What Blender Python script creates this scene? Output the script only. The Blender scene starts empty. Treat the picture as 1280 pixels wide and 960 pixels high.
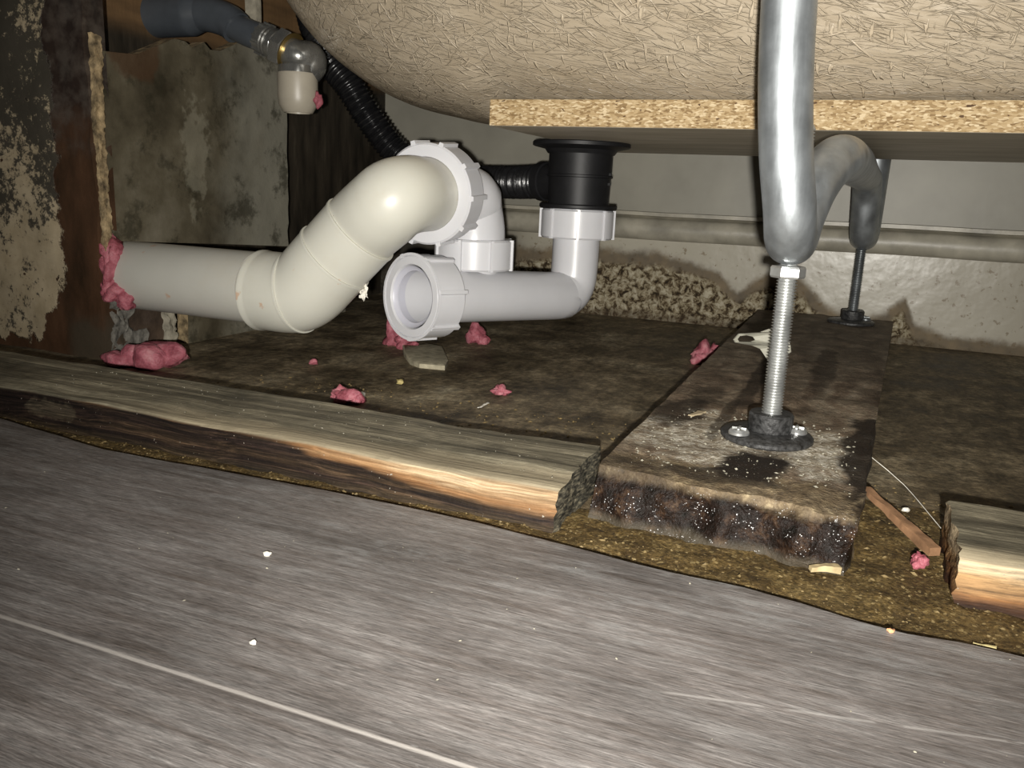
import bpy, math, random
from mathutils import Vector, Matrix, noise as mn
PI = math.pi
random.seed(7)
SC = bpy.context.scene
COL = SC.collection

# ------------------------------------------------------------------ camera
H, FPX = 0.145, 1050.0
yaw, pit, rol = math.radians(22), math.radians(13), math.radians(2.5)
CF = Vector((-math.sin(yaw)*math.cos(pit), math.cos(yaw)*math.cos(pit), -math.sin(pit)))
R0 = Vector((math.cos(yaw), math.sin(yaw), 0)); U0 = R0.cross(CF)
CR = R0*math.cos(rol) + U0*math.sin(rol); CU = U0*math.cos(rol) - R0*math.sin(rol)
CP = Vector((0, 0, H))
cd = bpy.data.cameras.new('camera'); cam = bpy.data.objects.new('camera', cd); COL.objects.link(cam)
cd.sensor_width = 36; cd.lens = FPX/1280*36; cd.clip_start = .005; cd.clip_end = 50
cam.matrix_world = Matrix(((CR.x, CU.x, -CF.x, CP.x), (CR.y, CU.y, -CF.y, CP.y), (CR.z, CU.z, -CF.z, CP.z), (0, 0, 0, 1)))
SC.camera = cam
def ray(px, py): return CF + CR*((px-640)/FPX) - CU*((py-480)/FPX)
def P(px, py, d): return CP + ray(px, py)*d                      # point seen at a pixel, d metres deep
def PL(px, py, ax, v):                                            # same, on the plane coordinate[ax] = v
    r = ray(px, py); return CP + r*((v-CP[ax])/r[ax])
def floor_pt(px, py, z=0.0): return PL(px, py, 2, z)

# ------------------------------------------------------------------ light
# the phone's flash, just below and left of the lens
FL = bpy.data.lights.new('flash', 'SPOT'); FL.energy = 22.5; FL.shadow_soft_size = .0035
FL.spot_size = math.radians(98); FL.spot_blend = 1.0; FL.color = (1.0, .965, .90)
fo = bpy.data.objects.new('flash', FL); COL.objects.link(fo)
fo.location = CP - CU*.018 - CR*.006 - CF*.05
aim = P(760, 250, .8) - fo.location
fo.rotation_euler = aim.to_track_quat('-Z', 'Y').to_euler()
# dim room light behind the photographer
AL = bpy.data.lights.new('room_light', 'AREA'); AL.energy = .5; AL.size = .9; AL.color = (1, .9, .78)
ao = bpy.data.objects.new('room_light', AL); COL.objects.link(ao); ao.location = (-.1, -1.0, 1.9)
ao.rotation_euler = (Vector((0, .4, 0)) - ao.location).to_track_quat('-Z', 'Y').to_euler()
W = bpy.data.worlds.new('world'); SC.world = W; W.use_nodes = True
W.node_tree.nodes['Background'].inputs[0].default_value = (.9, .85, .8, 1)
W.node_tree.nodes['Background'].inputs[1].default_value = .022
SC.view_settings.view_transform = 'Standard'; SC.view_settings.look = 'None'
SC.view_settings.exposure = 0.0; SC.view_settings.gamma = 1; SC.view_settings.use_curve_mapping = False

# ------------------------------------------------------------------ node helper
class M:
    def __init__(s, name, rough=.5, spec=.5, metal=0):
        s.m = bpy.data.materials.new(name); s.m.use_nodes = True
        s.t = s.m.node_tree; s.b = s.t.nodes['Principled BSDF']
        s.b.inputs['Roughness'].default_value = rough; s.b.inputs['Metallic'].default_value = metal
        s.b.inputs['Specular IOR Level'].default_value = spec
        s.g = s.t.nodes.new('ShaderNodeNewGeometry'); s.pos = s.g.outputs['Position']
    def n(s, ty): return s.t.nodes.new('ShaderNode'+ty)
    def inp(s, sock, v):
        if isinstance(v, bpy.types.NodeSocket): s.t.links.new(v, sock)
        elif isinstance(v, (tuple, list)) and len(v) == 3 and sock.type == 'RGBA': sock.default_value = (*v, 1)
        else: sock.default_value = v
    def map(s, v, scale=(1, 1, 1), rot=(0, 0, 0), loc=(0, 0, 0)):
        k = s.n('Mapping'); s.inp(k.inputs['Vector'], v); k.inputs['Scale'].default_value = scale
        k.inputs['Rotation'].default_value = rot; k.inputs['Location'].default_value = loc; return k.outputs[0]
    def noise(s, scale, detail=3, v=None, rough=.55, dist=0, color=False):
        k = s.n('TexNoise'); s.inp(k.inputs['Vector'], v or s.pos); k.inputs['Scale'].default_value = scale
        k.inputs['Detail'].default_value = detail; k.inputs['Roughness'].default_value = rough; k.inputs['Distortion'].default_value = dist
        return k.outputs['Color' if color else 'Fac']
    def vor(s, scale, v=None, feature='F1', out='Distance', rand=1):
        k = s.n('TexVoronoi'); s.inp(k.inputs['Vector'], v or s.pos); k.feature = feature
        k.inputs['Scale'].default_value = scale; k.inputs['Randomness'].default_value = rand; return k.outputs[out]
    def ma(s, op, a, b=0.0, c=None, clamp=False):
        k = s.n('Math'); k.operation = op; k.use_clamp = clamp
        s.inp(k.inputs[0], a); s.inp(k.inputs[1], b)
        if c is not None: s.inp(k.inputs[2], c)
        return k.outputs[0]
    def ss(s, v, a, b):                                            # smoothstep
        k = s.n('MapRange'); k.interpolation_type = 'SMOOTHSTEP'; s.inp(k.inputs[0], v)
        k.inputs[1].default_value = a; k.inputs[2].default_value = b; return k.outputs[0]
    def xyz(s, v=None):
        k = s.n('SeparateXYZ'); s.inp(k.inputs[0], v or s.pos); return k.outputs
    def comb(s, x, y, z):
        k = s.n('CombineXYZ'); s.inp(k.inputs[0], x); s.inp(k.inputs[1], y); s.inp(k.inputs[2], z); return k.outputs[0]
    def ramp(s, f, stops):
        k = s.n('ValToRGB'); s.inp(k.inputs[0], f); e = k.color_ramp.elements
        while len(e) < len(stops): e.new(.5)
        for q, (p, c) in zip(e, stops):
            q.position = p; q.color = (*c, 1) if isinstance(c, tuple) else (c, c, c, 1)
        return k.outputs[0]
    def mix(s, f, a, b):
        k = s.n('Mix'); k.data_type = 'RGBA'; s.inp(k.inputs[0], f); s.inp(k.inputs[6], a); s.inp(k.inputs[7], b); return k.outputs[2]
    def mul(s, a, f):                                              # colour x grey variation
        k = s.n('Mix'); k.data_type = 'RGBA'; k.blend_type = 'MULTIPLY'; k.inputs[0].default_value = 1
        s.inp(k.inputs[6], a); s.inp(k.inputs[7], f); return k.outputs[2]
    def col(s, v): s.inp(s.b.inputs['Base Color'], v); return s
    def rough(s, v): s.inp(s.b.inputs['Roughness'], v); return s
    def bump(s, h, dist=.001, strength=1):
        k = s.n('Bump'); k.inputs['Distance'].default_value = dist; k.inputs['Strength'].default_value = strength
        s.inp(k.inputs['Height'], h)
        if getattr(s, 'nb', None): s.t.links.new(s.nb, k.inputs['Normal'])
        s.nb = k.outputs[0]; s.inp(s.b.inputs['Normal'], s.nb); return s
    def dot(s, x, y, z, rx, ry, rz, nf=0.0, namp=0.0):             # soft blob mask round a place, 1 inside
        q = s.xyz()
        dx = s.ma('DIVIDE', s.ma('SUBTRACT', q[0], x), rx); dy = s.ma('DIVIDE', s.ma('SUBTRACT', q[1], y), ry); dz = s.ma('DIVIDE', s.ma('SUBTRACT', q[2], z), rz)
        r = s.ma('SQRT', s.ma('ADD', s.ma('ADD', s.ma('MULTIPLY', dx, dx), s.ma('MULTIPLY', dy, dy)), s.ma('MULTIPLY', dz, dz)))
        if nf: r = s.ma('ADD', r, s.ma('MULTIPLY', s.ma('SUBTRACT', s.noise(nf, 5), .5), namp))
        return s.ss(r, 1.15, .75)

# ------------------------------------------------------------------ mesh helper
WL = {}
class G:
    def __init__(s): s.v = []; s.f = []; s.mi = []; s.uv = {}
    def add(s, vs, fs, mi=0):
        o = len(s.v); s.v += [Vector(a) for a in vs]; s.f += [tuple(i+o for i in f) for f in fs]; s.mi += [mi]*len(fs); return o
    def gbox(s, p, n=(1, 1, 1), mi=(0,)*6):
        """p: 8 corners (x fastest, then y, then z); surface grid; mi: material of -x +x -y +y -z +z"""
        p = [Vector(a) for a in p]; nx, ny, nz = n; idx = {}; vs = []; fs = []; ms = []
        def pt(i, j, k):
            if (i, j, k) in idx: return idx[(i, j, k)]
            a, b, c = i/nx, j/ny, k/nz
            q = ((p[0]*(1-a)+p[1]*a)*(1-b) + (p[2]*(1-a)+p[3]*a)*b)*(1-c) + ((p[4]*(1-a)+p[5]*a)*(1-b) + (p[6]*(1-a)+p[7]*a)*b)*c
            vs.append(q); idx[(i, j, k)] = len(vs)-1; return len(vs)-1
        for j in range(ny):
            for k in range(nz):
                fs.append((pt(0, j, k), pt(0, j, k+1), pt(0, j+1, k+1), pt(0, j+1, k))); ms.append(mi[0])
                fs.append((pt(nx, j, k), pt(nx, j+1, k), pt(nx, j+1, k+1), pt(nx, j, k+1))); ms.append(mi[1])
        for i in range(nx):
            for k in range(nz):
                fs.append((pt(i, 0, k), pt(i+1, 0, k), pt(i+1, 0, k+1), pt(i, 0, k+1))); ms.append(mi[2])
                fs.append((pt(i, ny, k), pt(i, ny, k+1), pt(i+1, ny, k+1), pt(i+1, ny, k))); ms.append(mi[3])
        for i in range(nx):
            for j in range(ny):
                fs.append((pt(i, j, 0), pt(i, j+1, 0), pt(i+1, j+1, 0), pt(i+1, j, 0))); ms.append(mi[4])
                fs.append((pt(i, j, nz), pt(i+1, j, nz), pt(i+1, j+1, nz), pt(i, j+1, nz))); ms.append(mi[5])
        o = len(s.v); s.v += vs; s.f += [tuple(i+o for i in f) for f in fs]; s.mi += ms; return s
    def box(s, lo, hi, n=(1, 1, 1), mi=(0,)*6):
        (a, b, c), (d, e, f) = lo, hi
        return s.gbox([(a, b, c), (d, b, c), (a, e, c), (d, e, c), (a, b, f), (d, b, f), (a, e, f), (d, e, f)], n, mi)
    def frame(s, axis):
        z = Vector(axis).normalized(); x = z.orthogonal().normalized(); return x, z.cross(x), z
    def lathe(s, prof, o, axis, seg=48, close=False, mi=0, fr=None):
        """prof: (r, t) along the axis"""
        x, y, z = fr or s.frame(axis); o = Vector(o); vs = []; fs = []; n = len(prof)
        for k in range(seg):
            a = 2*PI*k/seg; d = x*math.cos(a)+y*math.sin(a)
            for r, t in prof: vs.append(o+d*r+z*t)
        for k in range(seg):
            k2 = (k+1) % seg
            for i in range(n if close else n-1):
                j = (i+1) % n
                fs.append((k*n+i, k2*n+i, k2*n+j, k*n+j))
        s.add(vs, fs, mi)
        return s
    def nut(s, o, axis, ro, ri, L, ribs=8, rw=.0028, rh=.0016, off=0, cone=0):
        b = .0014
        s.lathe([(ri, cone), (ri+.002, 0), (ro-b, 0), (ro, b), (ro, L-b), (ro-b, L), (ri, L)], o, axis, 64, True)
        x, y, z = s.frame(axis); o = Vector(o)
        for k in range(ribs):
            a = 2*PI*k/ribs+off; d = x*math.cos(a)+y*math.sin(a); t = -x*math.sin(a)+y*math.cos(a)
            c = []
            for zz in (.0, L):
                for rr in (ro-.001, ro+rh):
                    for tt in (-rw/2, rw/2): c.append(o+d*rr+t*tt*(1 if rr < ro else .75)+z*zz)
            s.gbox([c[0], c[1], c[2], c[3], c[4], c[5], c[6], c[7]])
        return s
    def sweep(s, pts, rad, seg=24, step=.004, cap=True, mi=0, sq=None):
        pts = [Vector(p) for p in pts]; P2 = [pts[0]*2-pts[1]]+pts+[pts[-1]*2-pts[-2]]; path = []
        for i in range(1, len(P2)-2):
            a, b, c, d = P2[i-1:i+3]; L = (c-b).length; n = max(2, int(L/step))
            for q in range(n):
                t = q/n
                path.append(.5*((2*b)+(c-a)*t+(2*a-5*b+4*c-d)*t*t+(3*b-a-3*c+d)*t**3))
        path.append(pts[-1]); return s.tube(path, rad, seg, cap, mi)
    def tube(s, path, rad, seg=24, cap=True, mi=0):
        T = [(path[min(i+1, len(path)-1)]-path[max(i-1, 0)]).normalized() for i in range(len(path))]
        u = T[0].orthogonal().normalized(); dist = 0; vs = []; fs = []
        tot = sum((path[i+1]-path[i]).length for i in range(len(path)-1))
        for i, p in enumerate(path):
            if i:
                dist += (p-path[i-1]).length; u = (T[i-1].rotation_difference(T[i])) @ u
            u = (u-T[i]*u.dot(T[i])).normalized(); w = T[i].cross(u)
            r = rad(dist, dist/tot) if callable(rad) else rad
            for k in range(seg): a = 2*PI*k/seg; vs.append(p+(u*math.cos(a)+w*math.sin(a))*r)
        for i in range(len(path)-1):
            for k in range(seg): k2 = (k+1) % seg; fs.append((i*seg+k, i*seg+k2, (i+1)*seg+k2, (i+1)*seg+k))
        if cap: fs.append(tuple(range(seg))[::-1]); fs.append(tuple((len(path)-1)*seg+k for k in range(seg)))
        s.add(vs, fs, mi); return s
    def blob(s, c, r, amp=.25, freq=1.5, sub=3, seed=0, mi=0):
        import bmesh
        bm = bmesh.new(); bmesh.ops.create_icosphere(bm, subdivisions=sub, radius=1); c = Vector(c); r = Vector(r)
        vs = []
        for v in bm.verts:
            k = 1+amp*mn.fractal(v.co*freq+Vector((seed*7.3, seed*3.1, 0)), 1, 2, 3)*1.6
            vs.append(c+Vector((v.co.x*r.x, v.co.y*r.y, v.co.z*r.z))*k)
        fs = [tuple(q.index for q in f.verts) for f in bm.faces]; bm.free(); s.add(vs, fs, mi); return s
    def warp(s, fn):
        s.v = [Vector(fn(v)) for v in s.v]; return s
    def rough(s, amp, freq, octv=3, seed=0, keep=None):
        out = []
        for v in s.v:
            w = 1 if keep is None else keep(v)
            q = v*freq+Vector((seed*5.1, seed*9.7, 3))
            d = Vector((mn.fractal(q, 1, 2, octv), mn.fractal(q+Vector((31, 0, 0)), 1, 2, octv), mn.fractal(q+Vector((0, 57, 0)), 1, 2, octv)))
            out.append(v+d*amp*w)
        s.v = out; return s
    def build(s, name, mats, parent=None, ang=40, base=None):
        if not isinstance(mats, (list, tuple)): mats = [mats]
        if parent is not None: off = WL[parent.name]
        elif base is not None: off = Vector(base)
        else:
            n = len(s.v); off = Vector((sum(v.x for v in s.v)/n, sum(v.y for v in s.v)/n, min(v.z for v in s.v)))
        me = bpy.data.meshes.new(name); me.from_pydata([v-off for v in s.v], [], s.f); me.update()
        for m in mats: me.materials.append(m.m if isinstance(m, M) else m)
        me.polygons.foreach_set('material_index', s.mi)
        me.polygons.foreach_set('use_smooth', [True]*len(s.f))
        me.set_sharp_from_angle(angle=math.radians(ang))
        o = bpy.data.objects.new(name, me); COL.objects.link(o)
        if parent is not None: o.parent = parent
        else: o.location = off
        WL[o.name] = off if parent is None else WL[parent.name]
        return o
def fixn(o):                                                        # outward normals
    import bmesh
    bm = bmesh.new(); bm.from_mesh(o.data); bmesh.ops.recalc_face_normals(bm, faces=bm.faces); bm.to_mesh(o.data); bm.free(); return o
def thing(name, label, cat, loc, group=None):
    o = bpy.data.objects.new(name, None); o.empty_display_size = .02; COL.objects.link(o); o.location = loc; WL[o.name] = Vector(loc)
    return tag(o, label, cat, group)
def tag(o, label, cat, group=None, kind=None):
    o['label'] = label; o['category'] = cat
    if group: o['group'] = group
    if kind: o['kind'] = kind
    return o
def struct(o, label=None):
    o['kind'] = 'structure'
    if label: o['label'] = label
    return o
def bevel(o, w, seg=2):
    b = o.modifiers.new('bevel', 'BEVEL'); b.width = w; b.segments = seg; b.limit_method = 'ANGLE'; return o

# ------------------------------------------------------------------ materials
def m_laminate():
    m = M('grey_laminate', .42, .4); q = m.xyz()
    w = m.noise(6, 2); yy = m.ma('ADD', q[1], m.ma('MULTIPLY', w, .004)); v = m.comb(q[0], yy, q[2])
    g1 = m.noise(1, 5, m.map(v, (18, 260, 10)), .65); g2 = m.noise(1, 6, m.map(v, (120, 1300, 10)), .75); big = m.noise(9, 4, m.map(v, (1, 3, 1)))
    c = m.ramp(g1, [(.25, (.095, .078, .068)), (.5, (.16, .145, .137)), (.75, (.245, .232, .222))])
    c = m.mul(c, m.ramp(g2, [(.32, .42), (.46, .85), (.56, 1.15), (.7, 1.75)]))
    c = m.mul(c, m.ramp(big, [(.3, .68), (.7, 1.3)]))
    near = m.ss(q[1], .19, .29)
    sc = m.ma('MULTIPLY', m.ss(m.noise(1, 7, m.map(v, (22, 75, 1)), .75), .50, .70), m.ma('MULTIPLY_ADD', near, .8, .2))
    c = m.mix(m.ma('MULTIPLY', sc, .6), c, (.33, .33, .325))
    fine = m.ma('MULTIPLY', m.ss(m.noise(1, 6, m.map(v, (60, 420, 1), (0, 0, .25)), .8), .60, .68), m.ss(m.noise(16, 3), .45, .65))
    c = m.mix(m.ma('MULTIPLY', fine, .6), c, (.40, .40, .39))
    d = m.ma('ABSOLUTE', m.ma('SUBTRACT', q[1], m.ma('ADD', .1645, m.ma('MULTIPLY', m.noise(30, 2), .0008)))); l = m.ss(d, .0012, .0003)
    c = m.mix(m.ma('MULTIPLY', l, .7), c, (.46, .43, .40))
    dk = m.ma('SUBTRACT', .1645, q[1]); c = m.mix(m.ma('MULTIPLY', m.ma('MULTIPLY', m.ss(dk, 0, .001), m.ss(dk, .004, .0015)), .35), c, (.06, .05, .045))
    # long faint scratch at the right
    d2 = m.ma('ABSOLUTE', m.ma('SUBTRACT', q[1], m.ma('MULTIPLY_ADD', q[0], .21, .2262)))
    l2 = m.ma('MULTIPLY', m.ss(d2, .0009, .0002), m.ma('MULTIPLY', m.ss(q[0], -.045, -.03), m.ss(m.noise(60, 3), .42, .5)))
    c = m.mix(m.ma('MULTIPLY', l2, .5), c, (.42, .40, .38))
    m.col(c); m.rough(m.ramp(g2, [(.3, .55), (.7, .36)]))
    m.bump(g2, .0004, .6); m.bump(m.noise(900, 2), .0002, .3); return m
def m_subfloor():
    m = M('dirty_subfloor', .55, .35); q = m.xyz()
    a = m.noise(16, 8, rough=.65); b = m.noise(1, 7, m.map(m.pos, (75, 38, 30)), .75); s = m.vor(160)
    c = m.ramp(a, [(.3, (.035, .026, .015)), (.45, (.105, .081, .048)), (.58, (.19, .152, .095)), (.72, (.30, .26, .18))])
    c = m.mul(c, m.ramp(b, [(.32, .4), (.48, 1.0), (.68, 1.9)]))
    c = m.mul(c, m.ramp(m.noise(170, 6, rough=.8), [(.35, .55), (.5, 1.05), (.65, 1.7)]))
    c = m.mix(m.ma('MULTIPLY', m.ss(m.noise(60, 6, rough=.7), .60, .70), .45), c, (.30, .27, .20))
    c = m.mix(m.ma('MULTIPLY', m.ma('MULTIPLY', m.ss(q[1], .48, .40), m.ss(m.noise(25, 5, rough=.7), .35, .6)), .5), c, (.17, .12, .065))
    m.col(c); m.rough(m.ramp(a, [(.35, .5), (.6, .75)]))
    m.bump(b, .002, .6); m.bump(m.noise(250, 4), .0012, .6); return m
def m_sawdust():
    m = M('damp_sawdust', .7, .3)
    a = m.noise(50, 7, rough=.75); n2 = m.noise(480, 4, rough=.8); v = m.vor(900, out='Color')
    c = m.ramp(a, [(.32, (.035, .022, .009)), (.5, (.10, .066, .024)), (.68, (.17, .12, .048))])
    c = m.mul(c, m.ramp(n2, [(.35, .4), (.5, 1), (.65, 1.9)]))
    k = m.n('SeparateColor'); m.inp(k.inputs[0], v)
    c = m.mix(m.ma('MULTIPLY', m.ma('GREATER_THAN', k.outputs[0], .94), .7), c, (.32, .24, .11))
    m.col(c); m.rough(m.ramp(k.outputs[2], [(0, .35), (1, .85)]))
    m.bump(n2, .0012, .7); m.bump(m.noise(130, 5), .002, .6); return m
def wood_grain(m, v, sx=12, sy=520):
    return m.noise(1, 5, m.map(v, (sx, sy, sy)), .62, .3)
def m_batten():
    m = M('weathered_batten', .68, .25); q = m.xyz()
    wv = m.ma('MULTIPLY', m.ma('SUBTRACT', m.noise(9, 3), .5), .012); v = m.comb(q[0], m.ma('ADD', q[1], wv), m.ma('ADD', q[2], wv))
    g = wood_grain(m, v, 9, 420); g2 = wood_grain(m, v, 5, 130)
    top = m.ramp(g2, [(.3, (.085, .075, .052)), (.5, (.17, .15, .105)), (.7, (.27, .24, .17))])
    top = m.mul(top, m.ramp(g, [(.3, .5), (.5, 1.0), (.7, 1.5)]))
    top = m.mul(top, m.ramp(m.noise(1, 6, m.map(v, (30, 1100, 1100)), .75), [(.33, .55), (.5, 1), (.68, 1.6)]))
    top = m.mul(top, m.ramp(m.noise(22, 5, rough=.7), [(.35, .6), (.65, 1.3)]))
    # band of bare pale timber that runs down from the arris towards the cut end
    xx = m.ma('ADD', q[0], m.ma('MULTIPLY', m.ma('SUBTRACT', m.noise(1, 4, m.map(m.pos, (14, 60, 160))), .5), .10))
    lim = m.ma('ADD', .0205, m.ma('MULTIPLY', m.ss(xx, -.30, -.12), -.0125))
    lim = m.ma('ADD', lim, m.ma('MULTIPLY', m.ma('SUBTRACT', m.noise(1, 4, m.map(m.pos, (16, 90, 90)), .6), .5), .008))
    pale_msk = m.ss(m.ma('SUBTRACT', q[2], lim), -.0022, .0018)
    pale = m.ramp(g, [(.30, (.15, .085, .038)), (.5, (.30, .205, .115)), (.70, (.50, .40, .26))])
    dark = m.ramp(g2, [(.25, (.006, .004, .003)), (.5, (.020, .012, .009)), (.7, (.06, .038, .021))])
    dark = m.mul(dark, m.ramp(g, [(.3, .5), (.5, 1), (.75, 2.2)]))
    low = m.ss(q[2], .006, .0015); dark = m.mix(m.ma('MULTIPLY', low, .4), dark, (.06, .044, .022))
    patch = m.dot(-.415, .333, .012, .020, .05, .006, 120, 1.8)
    dark = m.mix(m.ma('MULTIPLY', patch, .22), dark, (.24, .2, .13))
    rel = m.ma('SUBTRACT', q[2], lim)
    pale = m.mix(m.ss(rel, .007, .001), pale, m.mul(pale, (.72, .55, .42)))
    pale = m.mul(pale, m.ramp(m.noise(1, 6, m.map(v, (25, 1400, 1400)), .75), [(.3, .45), (.5, .95), (.7, 1.5)]))
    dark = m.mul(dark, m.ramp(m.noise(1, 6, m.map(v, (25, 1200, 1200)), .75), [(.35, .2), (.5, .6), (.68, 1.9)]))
    front = m.mix(pale_msk, dark, pale)
    # the right hand offcut is cleaner, only singed along its foot
    rt = m.ss(q[0], .02, .03)
    rp = m.ramp(m.ma('ADD', m.ma('MULTIPLY', q[2], 45), m.ma('MULTIPLY', g2, .55)), [(.45, (.05, .022, .010)), (.62, (.20, .095, .035)), (.82, (.36, .22, .10)), (1.0, (.46, .36, .23))])
    rp = m.mul(rp, m.ramp(g, [(.32, .4), (.52, .95), (.7, 1.3)])); rp = m.mul(rp, m.ramp(m.noise(1, 6, m.map(v, (40, 700, 700)), .7), [(.35, .45), (.5, .95), (.65, 1.25)]))
    front = m.mix(rt, front, rp)
    nz = m.xyz(m.g.outputs['Normal'])
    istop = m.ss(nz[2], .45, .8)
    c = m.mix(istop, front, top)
    edge = m.ma('MULTIPLY', m.ss(m.ma('ADD', q[1], m.ma('MULTIPLY', m.noise(1, 3, m.map(m.pos, (20, 60, 60))), .012)), .353, .343), istop)
    c = m.mix(m.ma('MULTIPLY', m.ma('MULTIPLY', edge, m.ss(q[0], -.40, -.30)), .65), c, m.mul((.36, .30, .20), m.ramp(g, [(.3, .55), (.7, 1.2)])))
    isend = m.ss(nz[0], .6, .85)
    ev = m.noise(1, 4, m.map(m.pos, (300, 200, 900), (.8, 0, 0)))
    c = m.mix(m.ma('MULTIPLY', isend, m.ma('SUBTRACT', 1, rt)), c, m.ramp(ev, [(.35, (.015, .013, .01)), (.5, (.065, .06, .045)), (.68, (.22, .19, .13))]))
    sp = m.ma('GREATER_THAN', m.noise(600, 2), .74); c = m.mix(sp, c, (.3, .27, .22))
    m.col(c); m.bump(g, .0006, .8); m.bump(m.noise(320, 3), .0006, .5); return m
def m_board():
    m = M('rotten_board', .5, .5); q = m.xyz()
    v = m.comb(m.ma('ADD', q[0], m.ma('MULTIPLY', m.noise(14, 2), .06)), q[1], q[2])
    g = m.noise(1, 4, m.map(v, (70, 12, 60)), .6); f = m.noise(220, 5, rough=.7)
    c = m.ramp(g, [(.3, (.075, .05, .03)), (.45, (.17, .125, .085)), (.58, (.25, .2, .14)), (.72, (.31, .26, .2))])
    c = m.mul(c, m.ramp(f, [(.3, .65), (.7, 1.25)]))
    c = m.mul(c, m.ramp(m.noise(60, 6, rough=.75), [(.35, .6), (.5, 1.0), (.65, 1.5)]))
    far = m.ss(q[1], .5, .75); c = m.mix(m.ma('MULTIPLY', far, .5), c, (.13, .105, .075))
    pale = m.dot(-.040, .420, .026, .062, .050, .05, 55, 2.2)
    pc = m.ramp(m.noise(260, 6, rough=.8), [(.35, (.14, .10, .06)), (.47, (.36, .31, .23)), (.6, (.66, .62, .53))])
    c = m.mix(m.ma('MULTIPLY', pale, m.ramp(m.noise(48, 6, rough=.7), [(.36, .25), (.52, 1.0)])), c, pc)
    brown = m.ss(m.ma('ADD', q[1], m.ma('MULTIPLY', m.ma('SUBTRACT', m.noise(70, 5, rough=.7), .5), .03)), .382, .366)
    c = m.mix(m.ma('MULTIPLY', brown, .75), c, m.ramp(f, [(.3, (.05, .034, .018)), (.55, (.15, .11, .06)), (.72, (.36, .29, .17))]))
    for a in ((-.034, .384, .026, .016, .026, .06, 60, 1.5, 1.0), (-.045, .362, .026, .03, .010, .06, 60, 2.0, .7), (.017, .43, .026, .014, .085, .06, 55, 1.6, .95), (-.085, .47, .026, .016, .035, .06, 50, 1.6, .75),
              (-.078, .52, .026, .010, .03, .06, 60, 1.4, .6), (-.085, .35, .02, .02, .02, .03, 90, 1.1, .6), (-.055, .60, .026, .006, .12, .06, 40, 1.9, .7), (-.015, .66, .026, .008, .1, .06, 40, 1.9, .55), (-.06, .47, .026, .004, .05, .06, 50, 1.9, .6)):
        c = m.mix(m.ma('MULTIPLY', m.dot(*a[:8]), a[8]), c, (.016, .010, .006))
    # wet, black front end; white specks in the colour stand in for glints
    d = m.ma('ADD', q[1], m.ma('MULTIPLY', m.ma('SUBTRACT', m.noise(80, 5), .5), .006))
    fr = m.ss(d, .3565, .3515); low = m.ss(m.ma('ADD', q[2], m.ma('MULTIPLY', m.ma('SUBTRACT', m.noise(60, 4), .5), .008)), .0245, .019)
    wet = m.ma('MULTIPLY', fr, low)
    wc = m.ramp(m.noise(120, 7, rough=.75), [(.35, (.003, .002, .001)), (.52, (.011, .006, .004)), (.62, (.04, .022, .012)), (.72, (.11, .075, .042))])
    c = m.mix(wet, c, wc)
    wl = m.ma('MULTIPLY', wet, m.ss(m.ma('ADD', q[2], m.ma('MULTIPLY', m.noise(70, 4), .006)), .010, .005)); c = m.mix(m.ma('MULTIPLY', wl, .5), c, (.10, .085, .06))
    k = m.n('SeparateColor'); m.inp(k.inputs[0], m.vor(1700, out='Color')); spd = m.vor(1700)
    cl = m.ss(m.noise(90, 4), .46, .62)
    sp = m.ma('MULTIPLY', m.ma('MULTIPLY', m.ma('GREATER_THAN', k.outputs[0], .90), m.ma('LESS_THAN', spd, .36)), cl)
    c = m.mix(m.ma('MULTIPLY', sp, m.ma('ADD', m.ma('MULTIPLY', wet, .8), .15)), c, (.8, .8, .8))
    m.col(c); m.rough(m.mix(wet, (.7, .7, .7), (.5, .5, .5))); m.inp(m.b.inputs['Specular IOR Level'], m.ma('MULTIPLY_ADD', wet, -.12, .28))
    m.bump(f, .0012, .8); m.bump(m.noise(700, 3), .0009, .8); m.bump(m.noise(40, 3), .003, .4); return m
def m_fibre():
    m = M('fibreglass', .36, .5); uv = m.n('UVMap').outputs[0]
    d = m.n('VectorMath'); d.operation = 'MULTIPLY_ADD'; m.inp(d.inputs[0], m.noise(9, 1, uv, color=True)); d.inputs[1].default_value = (.012, .012, 0); m.inp(d.inputs[2], uv)
    v = d.outputs[0]; h = None
    for k, an in enumerate((.1, .55, .95, 1.4, 1.85, 2.3, 2.75)):
        nz = m.noise(1, 2, m.map(m.map(v, (1, 1, 1), (0, 0, an)), (32, 420, 1), (0, 0, 0), (k*3.7, k*9.1, k)), .45)
        l = m.ss(nz, .61, .70)
        h = l if h is None else m.ma('MAXIMUM', h, l)
    soft = m.noise(30, 3, uv)
    c = m.mul(m.ramp(soft, [(.3, (.42, .345, .245)), (.7, (.50, .42, .31))]), m.ramp(h, [(0, .93), (1, 1.12)]))
    m.col(c); m.rough(m.ramp(m.noise(120, 3, uv), [(.35, .26), (.65, .48)]))
    m.bump(h, .0011, .9); m.bump(soft, .004, .5); return m
def m_chip_edge():
    m = M('chipboard_edge', .7, .2)
    v = m.map(m.pos, (420, 420, 1100)); k = m.n('SeparateColor'); m.inp(k.inputs[0], m.vor(1, v, out='Color'))
    c = m.ramp(k.outputs[0], [(0, (.20, .125, .055)), (.3, (.36, .25, .125)), (.7, (.46, .34, .19)), (1, (.62, .50, .32))])
    c = m.mix(m.ma('GREATER_THAN', m.noise(1, 2, m.map(m.pos, (180, 180, 400))), .71), c, (.09, .05, .025))
    m.col(c); m.bump(k.outputs[1], .0006, .8); return m
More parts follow.
